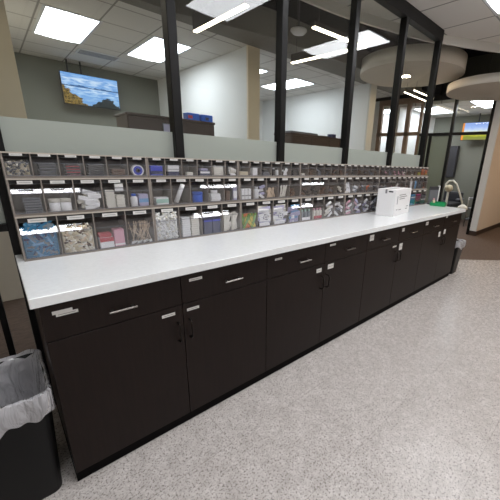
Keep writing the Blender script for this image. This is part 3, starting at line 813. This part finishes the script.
for i, (a, c2) in ((12, ('mint', 'white')), (13, ('pink', 'red'))):
    for k in range(3): bottle(B, i, .022+.042*k, .016, .095, 'wrap' if i == 12 else 'offwhite', a, '%s small bottle %s' % (('left', 'middle', 'right')[k], 'with pale cap' if i == 12 else 'with pink cap'), 'small_bottle')
    place_box(B, i, .01, 0, .10, .002, .03, c2, 'low tray edge in front of the bottles', name='tray_card', dy=-.0005, cat='tray')
pal = [['white', 'offwhite'], ['white', 'slate'], ['pink', 'white', 'magenta'], ['lilac', 'white', 'pink'], ['white', 'lilac', 'slate'], ['slate', 'white', 'lilac'], ['lilac', 'navy', 'white'], ['white', 'offwhite', 'slate'],
       ['white', 'pink'], ['slate', 'white']]
for i in range(14, 24):
    nm = ['white', 'white and grey', 'pink and white', 'lilac and white', 'pale grey', 'grey and white', 'lilac and navy', 'off-white', 'pink tinted', 'grey'][(i-14)]
    pile(B, i, 7, .075, .022, .007, pal[i-14], '%s sealed packet' % nm, 'sealed_packet', 'packet', .62, tilt=.7)
place_box(B, 24, .01, 0, .11, .05, .12, 'skyblue', 'light blue box', band=('white', .3, .5))
place_box(B, 25, .01, 0, .11, .05, .14, 'teal', 'dusty blue box', band=('white', .7, .8))
place_box(B, 26, .008, 0, .115, .05, .14, 'magenta', 'magenta box', band=('navy', .1, .3))
place_box(B, 27, .01, 0, .11, .05, .12, 'slate', 'slate grey box', band=('white', .5, .6))
# ---- middle row
stack(MI, 0, 6, .034, .062, .05, .0118, 'slate', 'dark flat case', edge='charcoal')
jar(MI, 1, .027, .022, .062, 'white', 'offwhite', 'left white plastic jar')
jar(MI, 1, .072, .022, .062, 'white', 'offwhite', 'right white plastic jar')
pile(MI, 2, 16, .062, .022, .012, ['white', 'offwhite', 'white'], 'crumpled white cloth pad', 'cloth_pad', 'pad', .58, tilt=.3)
stack(MI, 3, 11, .004, .042, .05, .0088, 'offwhite', 'thin cream strip packet in the left stack', 'strip_packet', 'packet', .002)
stack(MI, 3, 8, .052, .040, .05, .0088, 'offwhite', 'thin cream strip packet in the right stack', 'strip_packet', 'packet', .002)
place_box(MI, 3, .052, .088, .042, .004, .042, 'white', 'small white printed card', name='info_card', dy=.012, band=('cardgrey', .4, .5), cat='card')
bottle(MI, 4, .024, .018, .072, 'white', 'blue', 'white bottle with a large blue cap')
place_box(MI, 4, .045, 0, .05, .045, .070, 'lilac', 'pale blue printed box', band=('skyblue', .35, .65))
place_box(MI, 5, .018, 0, .072, .04, .046, 'white', 'white box with green bars', band=('mint', .3, .8))
x0, x1, y, zf, H, Wd = binbox(MI, 6)
o = MB().cyl((-.02, .0, .012), (.028, 0, .118), .0135, 'white').build('paper_roll'); item('paper_roll', 'roll', 'white rolled paper tube leaning', MI, 6, o, (x0+.04, y+.016, zf))
jar(MI, 7, .050, .032, .068, 'blue', 'blue', 'round blue tub with blue lid', 'tub')
stack(MI, 8, 4, .012, .07, .05, .0135, 'white', 'white folded wipe packet', 'wipe_packet', 'packet', .003)
jar(MI, 8, .045, .022, .030, 'white', 'charcoal', 'small jar with a dark lid')
for o in [o for o in C.objects if o.get('label', '').startswith('small jar with a dark lid')]: o.location.z += .0545
place_box(MI, 9, .006, 0, .028, .04, .07, 'brown', 'small brown box')
place_box(MI, 9, .040, 0, .014, .04, .08, 'charcoal', 'narrow dark box')
place_box(MI, 9, .060, 0, .030, .04, .085, 'lilac', 'pale lilac box', band=('white', .2, .8))
for k, dx in enumerate((.008, .037, .066)):
    place_box(MI, 10, dx, 0, .025, .04, .078, 'white', '%s slim white box' % ['left', 'middle', 'right'][k], band=('cardgrey', .35, .45))
bottle(MI, 11, .030, .020, .09, 'white', 'white', 'white spray bottle')
pile(MI, 11, 4, .05, .02, .008, ['white', 'lilac'], 'small white packet', 'sealed_packet', 'packet', .6, x_from=.5, tilt=.8)
sticks(MI, 12, 7, .075, .003, 'woodstick', 'short wooden applicator', name='applicator_stick', cat='applicator', spread=1.1)
sticks(MI, 13, 7, .09, .0032, 'offwhite', 'white applicator stick', name='applicator_stick', cat='applicator', spread=1.0)
midc = [(14, ['brown'], 3), (15, ['brown', 'charcoal'], 3), (16, ['charcoal'], 3), (17, ['brown'], 3), (18, ['brown', 'slate'], 3), (19, ['charcoal', 'offwhite'], 4), (20, ['offwhite', 'slate'], 3), (21, ['slate', 'white'], 4),
        (22, ['brown', 'slate'], 4), (23, ['brown', 'orange'], 4), (24, ['brown', 'charcoal'], 4), (25, ['slate', 'brown'], 4), (26, ['slate'], 3), (27, ['pink', 'brown'], 4), (28, ['pink', 'offwhite'], 4), (29, ['brown'], 3)]
cname = dict(brown='brown', charcoal='dark grey', slate='slate', offwhite='off-white', white='white', orange='orange', pink='pink', lilac='lilac', yellow='yellow', navy='navy', royal='blue')
for i, ms, n in midc:
    pile(MI, i, n, .055, .020, .008, ms, '%s small packet' % ' and '.join(cname[q] for q in ms), 'sealed_packet', 'packet', .38, tilt=.6)
sticks(MI, 20, 3, .10, .005, 'white', 'long white wrapped stick', name='wrapped_stick', cat='stick', spread=.5)
jar(MI, 30, .05, .03, .07, 'brown', 'charcoal', 'squat brown jar')
bottle(MI, 31, .045, .025, .125, 'white', 'white', 'tall white bottle')
bottle(MI, 32, .040, .030, .125, 'skyblue', 'navy', 'tall blue bottle')
jar(MI, 33, .050, .03, .08, 'slate', 'charcoal', 'slate jar with dark lid')
pile(MI, 34, 4, .055, .020, .008, ['orange', 'brown'], 'orange and brown small packet', 'sealed_packet', 'packet', .4, tilt=.6)
# ---- top row
heap(T, 0, 70, .004, .010, ['cream2', 'slate', 'charcoal', 'offwhite', 'slate'], 'heap of small vial caps', 'vial_caps', 'caps', .62)
stack(T, 1, 4, .012, .066, .05, .0150, 'charcoal', 'dark flat instrument case', edge='slate')
stack(T, 2, 4, .012, .062, .05, .0140, 'charcoal', 'black flat case', edge='red')
stack(T, 3, 4, .006, .068, .05, .0160, 'charcoal', 'plain black flat case')
stack(T, 4, 3, .010, .064, .05, .0130, 'brown', 'dark brown flat case')
def tape(row, idx, r, m, core, desc):
    x0, x1, y, zf, H, Wd = binbox(row, idx)
    t = thing('tape_roll', '%s %s' % (desc, where(row, idx)), 'tape', ((x0+x1)/2, y+.004, zf+r+.001))
    def ring(nm, ro, ri, y0, y1, mm):
        b = MB(); n = 32; i = b.mi(mm); R = []
        for rr, yy in ((ri, y0), (ro, y0), (ro, y1), (ri, y1)):
            R.append([b.bm.verts.new((rr*math.cos(2*math.pi*k/n), yy, rr*math.sin(2*math.pi*k/n))) for k in range(n)])
        fs = []
        for a in range(4):
            for k in range(n):
                j = (k+1) % n; fs.append(b.bm.faces.new((R[a][k], R[a][j], R[(a+1) % 4][j], R[(a+1) % 4][k])))
        for f in fs: f.material_index = i
        bmesh.ops.recalc_face_normals(b.bm, faces=fs); b.build(nm, t)
    ring('outer_wrap', r, r*.80, 0, .03, 'white'); ring('tape', r*.80, r*.42, .002, .03, m); ring('core', r*.42, r*.30, .001, .03, core)
    return t
tape(T, 5, .030, 'royal', 'navy', 'blue tape roll with a pale rim')
place_box(T, 6, .006, 0, .068, .04, .058, 'royal', 'bright blue box', band=('navy', .2, .5))
place_box(T, 7, .006, 0, .066, .04, .026, 'navy', 'navy box'); place_box(T, 7, .006, .027, .066, .04, .036, 'white', 'white printed box on the navy box', band=('cardgrey', .3, .4))
place_box(T, 8, .02, 0, .04, .03, .024, 'offwhite', 'small off-white box')
place_box(T, 9, .008, 0, .066, .04, .034, 'navy', 'navy and white box', band=('white', .5, .85)); place_box(T, 9, .012, .035, .05, .035, .012, 'lilac', 'lilac slim box, upper one,')
stack(T, 10, 5, .004, .070, .05, .0130, 'offwhite', 'cream wrapped gauze roll', 'gauze_roll', 'gauze', .0015)
pile(T, 11, 6, .045, .016, .008, ['white', 'offwhite'], 'white small packet', 'sealed_packet', 'packet', .5, tilt=.7)
place_box(T, 12, .004, 0, .070, .04, .030, 'cream2', 'low cream box')
place_box(T, 13, .016, 0, .045, .03, .056, 'white', 'upright white box', rz=.12)
place_box(T, 14, .010, 0, .06, .04, .028, 'slate', 'grey box'); place_box(T, 14, .016, .029, .04, .03, .016, 'charcoal', 'small dark box on the grey box')
bottle(T, 15, .018, .012, .06, 'charcoal', 'white', 'small dark bottle', 'small_bottle'); bottle(T, 15, .052, .012, .055, 'white', 'charcoal', 'small white bottle', 'small_bottle')
sticks(T, 16, 6, .055, .003, 'white', 'white short applicator', name='applicator_stick', cat='applicator', spread=1.0)
place_box(T, 17, .01, 0, .06, .04, .045, 'charcoal', 'black box'); place_box(T, 18, .01, 0, .04, .03, .020, 'offwhite', 'small low off-white box')
tp = {19: ['brown'], 20: ['slate'], 21: ['charcoal'], 22: ['brown', 'charcoal'], 23: ['brown'], 24: ['slate', 'brown'], 25: ['charcoal'], 26: ['brown'], 27: ['brown', 'slate'], 28: ['slate'], 29: ['brown'], 30: ['brown', 'charcoal'],
      31: ['brown', 'pink'], 32: ['slate'], 33: ['pink', 'brown'], 34: ['pink'], 35: ['pink', 'offwhite'], 36: ['brown'], 37: ['offwhite', 'brown']}
for i, ms in tp.items():
    pile(T, i, 3, .048, .016, .008, ms, '%s small packet' % ' and '.join(cname[q] for q in ms), 'sealed_packet', 'packet', .42, tilt=.5)
place_box(T, 38, .008, 0, .065, .04, .045, 'brown', 'brown box'); place_box(T, 39, .008, 0, .065, .04, .038, 'yellow', 'yellow-green box', band=('green2', .3, .6))
place_box(T, 40, .006, 0, .068, .04, .075, 'orange', 'left orange box', band=('brown', .4, .5)); place_box(T, 41, .006, 0, .065, .04, .070, 'orange', 'right orange box', band=('yellow', .1, .3))

# ================================================================== THINGS ON THE COUNTER
t = thing('carton', 'plain white carton with grey print standing on the countertop', 'box', (2.806, .198, CT), math.radians(9))
MB().box(0, .47, 0, .19, 0, .265, 'carton', bev=.003).build('body', t)
b = MB()
b.box(.06, .075, -.001, .0, .12, .20, 'print')
for z, a, c in ((.205, .11, .30), (.185, .11, .34), (.165, .12, .28), (.06, .06, .10), (.055, .13, .20), (.075, .36, .42), (.05, .34, .40)):
    b.box(a, c, -.001, 0, z, z+.008, 'cardgrey')
b.build('printed_panel', t)
MB().box(.02, .45, .085, .105, .265, .2656, 'cardgrey').box(-.001, 0, .09, .11, .225, .265, 'print').build('tape_strip', t)
MB().box(-.0015, 0, .03, .075, .238, .252, 'charcoal', bev=.0005).build('hand_hole', t)
# green tray
t = thing('green_tray', 'bright green plastic tray at the right end of the countertop', 'tray', (4.18, .245, CT), math.radians(15))
b = MB(); b.prism([(0, 0), (.012, -.012), (.22, -.012), (.235, 0), (.245, .17), (0, .17)], 'z', 0, .006, 'green'); b.build('base', t)
b = MB(); b.box(0, .245, .158, .17, .006, .045, 'green', bev=.003).box(0, .012, 0, .16, .006, .04, 'green', bev=.003).box(.225, .237, 0, .16, .006, .04, 'green', bev=.003).box(.008, .23, -.012, 0, .006, .035, 'green', bev=.003)
b.build('rim', t)
# grey display stand with white edge
t = thing('display_stand', 'upright grey panel stand with white edge behind the green tray', 'stand', (4.30, .50, CT), math.radians(-8))
MB().box(0, .21, 0, .02, 0, .235, 'grey', bev=.004).build('panel', t)
MB().box(.21, .228, -.006, .026, 0, .245, 'whiteplastic', bev=.004).build('edge_strip', t)
MB().box(0, .21, -.002, .022, .19, .235, 'darkgrey', bev=.002).build('header', t)
MB().box(.0, .225, -.05, .07, 0, .006, 'grey', bev=.002).build('foot', t)
bt = thing('small_bottle', 'small peach coloured bottle in front of the grey panel stand', 'bottle', (4.33, .445, CT))
MB().lathe([(.018, 0), (.02, .004), (.02, .05), (.01, .06), (.01, .064)], 'woodstick').build('body', bt)
MB().lathe([(.012, .063), (.012, .08), (.010, .084)], 'pink').build('cap', bt)
bx = MB().box(0, .035, 0, .11, 0, .012, 'charcoal', bev=.002).build('marker_tray'); bx.location = (4.255, .33+.06, CT); bx.rotation_euler = (0, 0, 0)
tag(bx, 'small dark low box between bin racks and green tray', 'box')

# ================================================================== WASTEBASKETS
def wastebasket(loc, W, L, H, label, inset=.035, rz=0, seed=1, hang=.085):
    t = thing('wastebasket', label, 'wastebasket', loc, rz)
    def rr(w, l, z, rad=.035, n=5):
        pts = []
        for cx, cy, a0 in ((w/2-rad, l/2-rad, 0), (-w/2+rad, l/2-rad, 90), (-w/2+rad, -l/2+rad, 180), (w/2-rad, -l/2+rad, 270)):
            for k in range(n+1):
                a = math.radians(a0+90*k/n); pts.append((cx+rad*math.cos(a), cy+rad*math.sin(a), z))
        return pts
    def sub(pts, m=3):
        out = []
        for i in range(len(pts)):
            a, c = Vector(pts[i]), Vector(pts[(i+1) % len(pts)])
            k = max(1, int((c-a).length/.02))
            out += [a.lerp(c, j/k) for j in range(k)]
        return out
    def skin(rings, m, nm, par, bottom=False, top=False):
        b = MB(); i = b.mi(m); V = [[b.bm.verts.new(p) for p in r] for r in rings]; n = len(V[0]); fs = []
        for a, c in zip(V, V[1:]):
            for k in range(n):
                j = (k+1) % n; f = b.bm.faces.new((a[k], a[j], c[j], c[k])); f.smooth = True; f.material_index = i; fs.append(f)
        if bottom: fs.append(b.bm.faces.new(V[0][::-1])); fs[-1].material_index = i
        if top: fs.append(b.bm.faces.new(V[-1])); fs[-1].material_index = i
        bmesh.ops.recalc_face_normals(b.bm, faces=fs); return b.build(nm, par)
    w0, l0 = W-2*inset, L-2*inset
    skin([rr(w0, l0, 0), rr(W, L, H), rr(W+.012, L+.012, H), rr(W+.012, L+.012, H+.012), rr(W-.008, L-.008, H+.012), rr(w0-.008, l0-.008, .01)], 'black', 'body', t, True, True)
    rnd = random.Random(seed)
    base = sub(rr(1, 1, 0, rad=.12, n=6)); n = len(base)
    ph = [rnd.uniform(0, 6.28) for _ in range(6)]
    def ring(w, l, z, amp, zamp=0, f=(7, 13, 19)):
        out = []
        for k, p in enumerate(base):
            a = 2*math.pi*k/n
            s = amp*(math.sin(f[0]*a+ph[0]+z*9)+.7*math.sin(f[1]*a+ph[1]-z*20)+.5*math.sin(f[2]*a+ph[2]))/2
            zz = z+zamp*(math.sin(3*a+ph[3])+.7*math.sin(8*a+ph[4])+.4*math.sin(17*a+ph[5]))
            r = Vector((p.x*w, p.y*l)); u = r.normalized()
            out.append((r.x+u.x*s, r.y+u.y*s, zz))
        return out
    R = [ring(w0*.5, l0*.5, H*.35, .01, .01), ring(w0*.86, l0*.86, H*.42, .014, .01), ring(w0*.90, l0*.92, H*.6, .010), ring(W*.86, L*.89, H*.82, .007), ring(W*.92, L*.94, H*.97, .004),
         ring(W+.004, L+.004, H+.026, .003, .003), ring(W+.016, L+.024, H+.018, .002, .003), ring(W+.018, L+.030, H-.02, .005, .003), ring(W+.016, L+.034, H-hang*.6, .006, .006), ring(W+.012, L+.026, H-hang, .006, .014)]
    o = skin(R, 'liner', 'bag_liner', t, True)
    return t
wastebasket((-.158, .217, 0), .27, .375, .50, 'large black rectangular wastebasket with clear liner at the left end of the cabinets', seed=4, inset=.028)
wastebasket((4.455, .155, 0), .25, .28, .44, 'small black wastebasket with clear liner past the right end of the cabinets', seed=9, inset=.03, hang=.06)
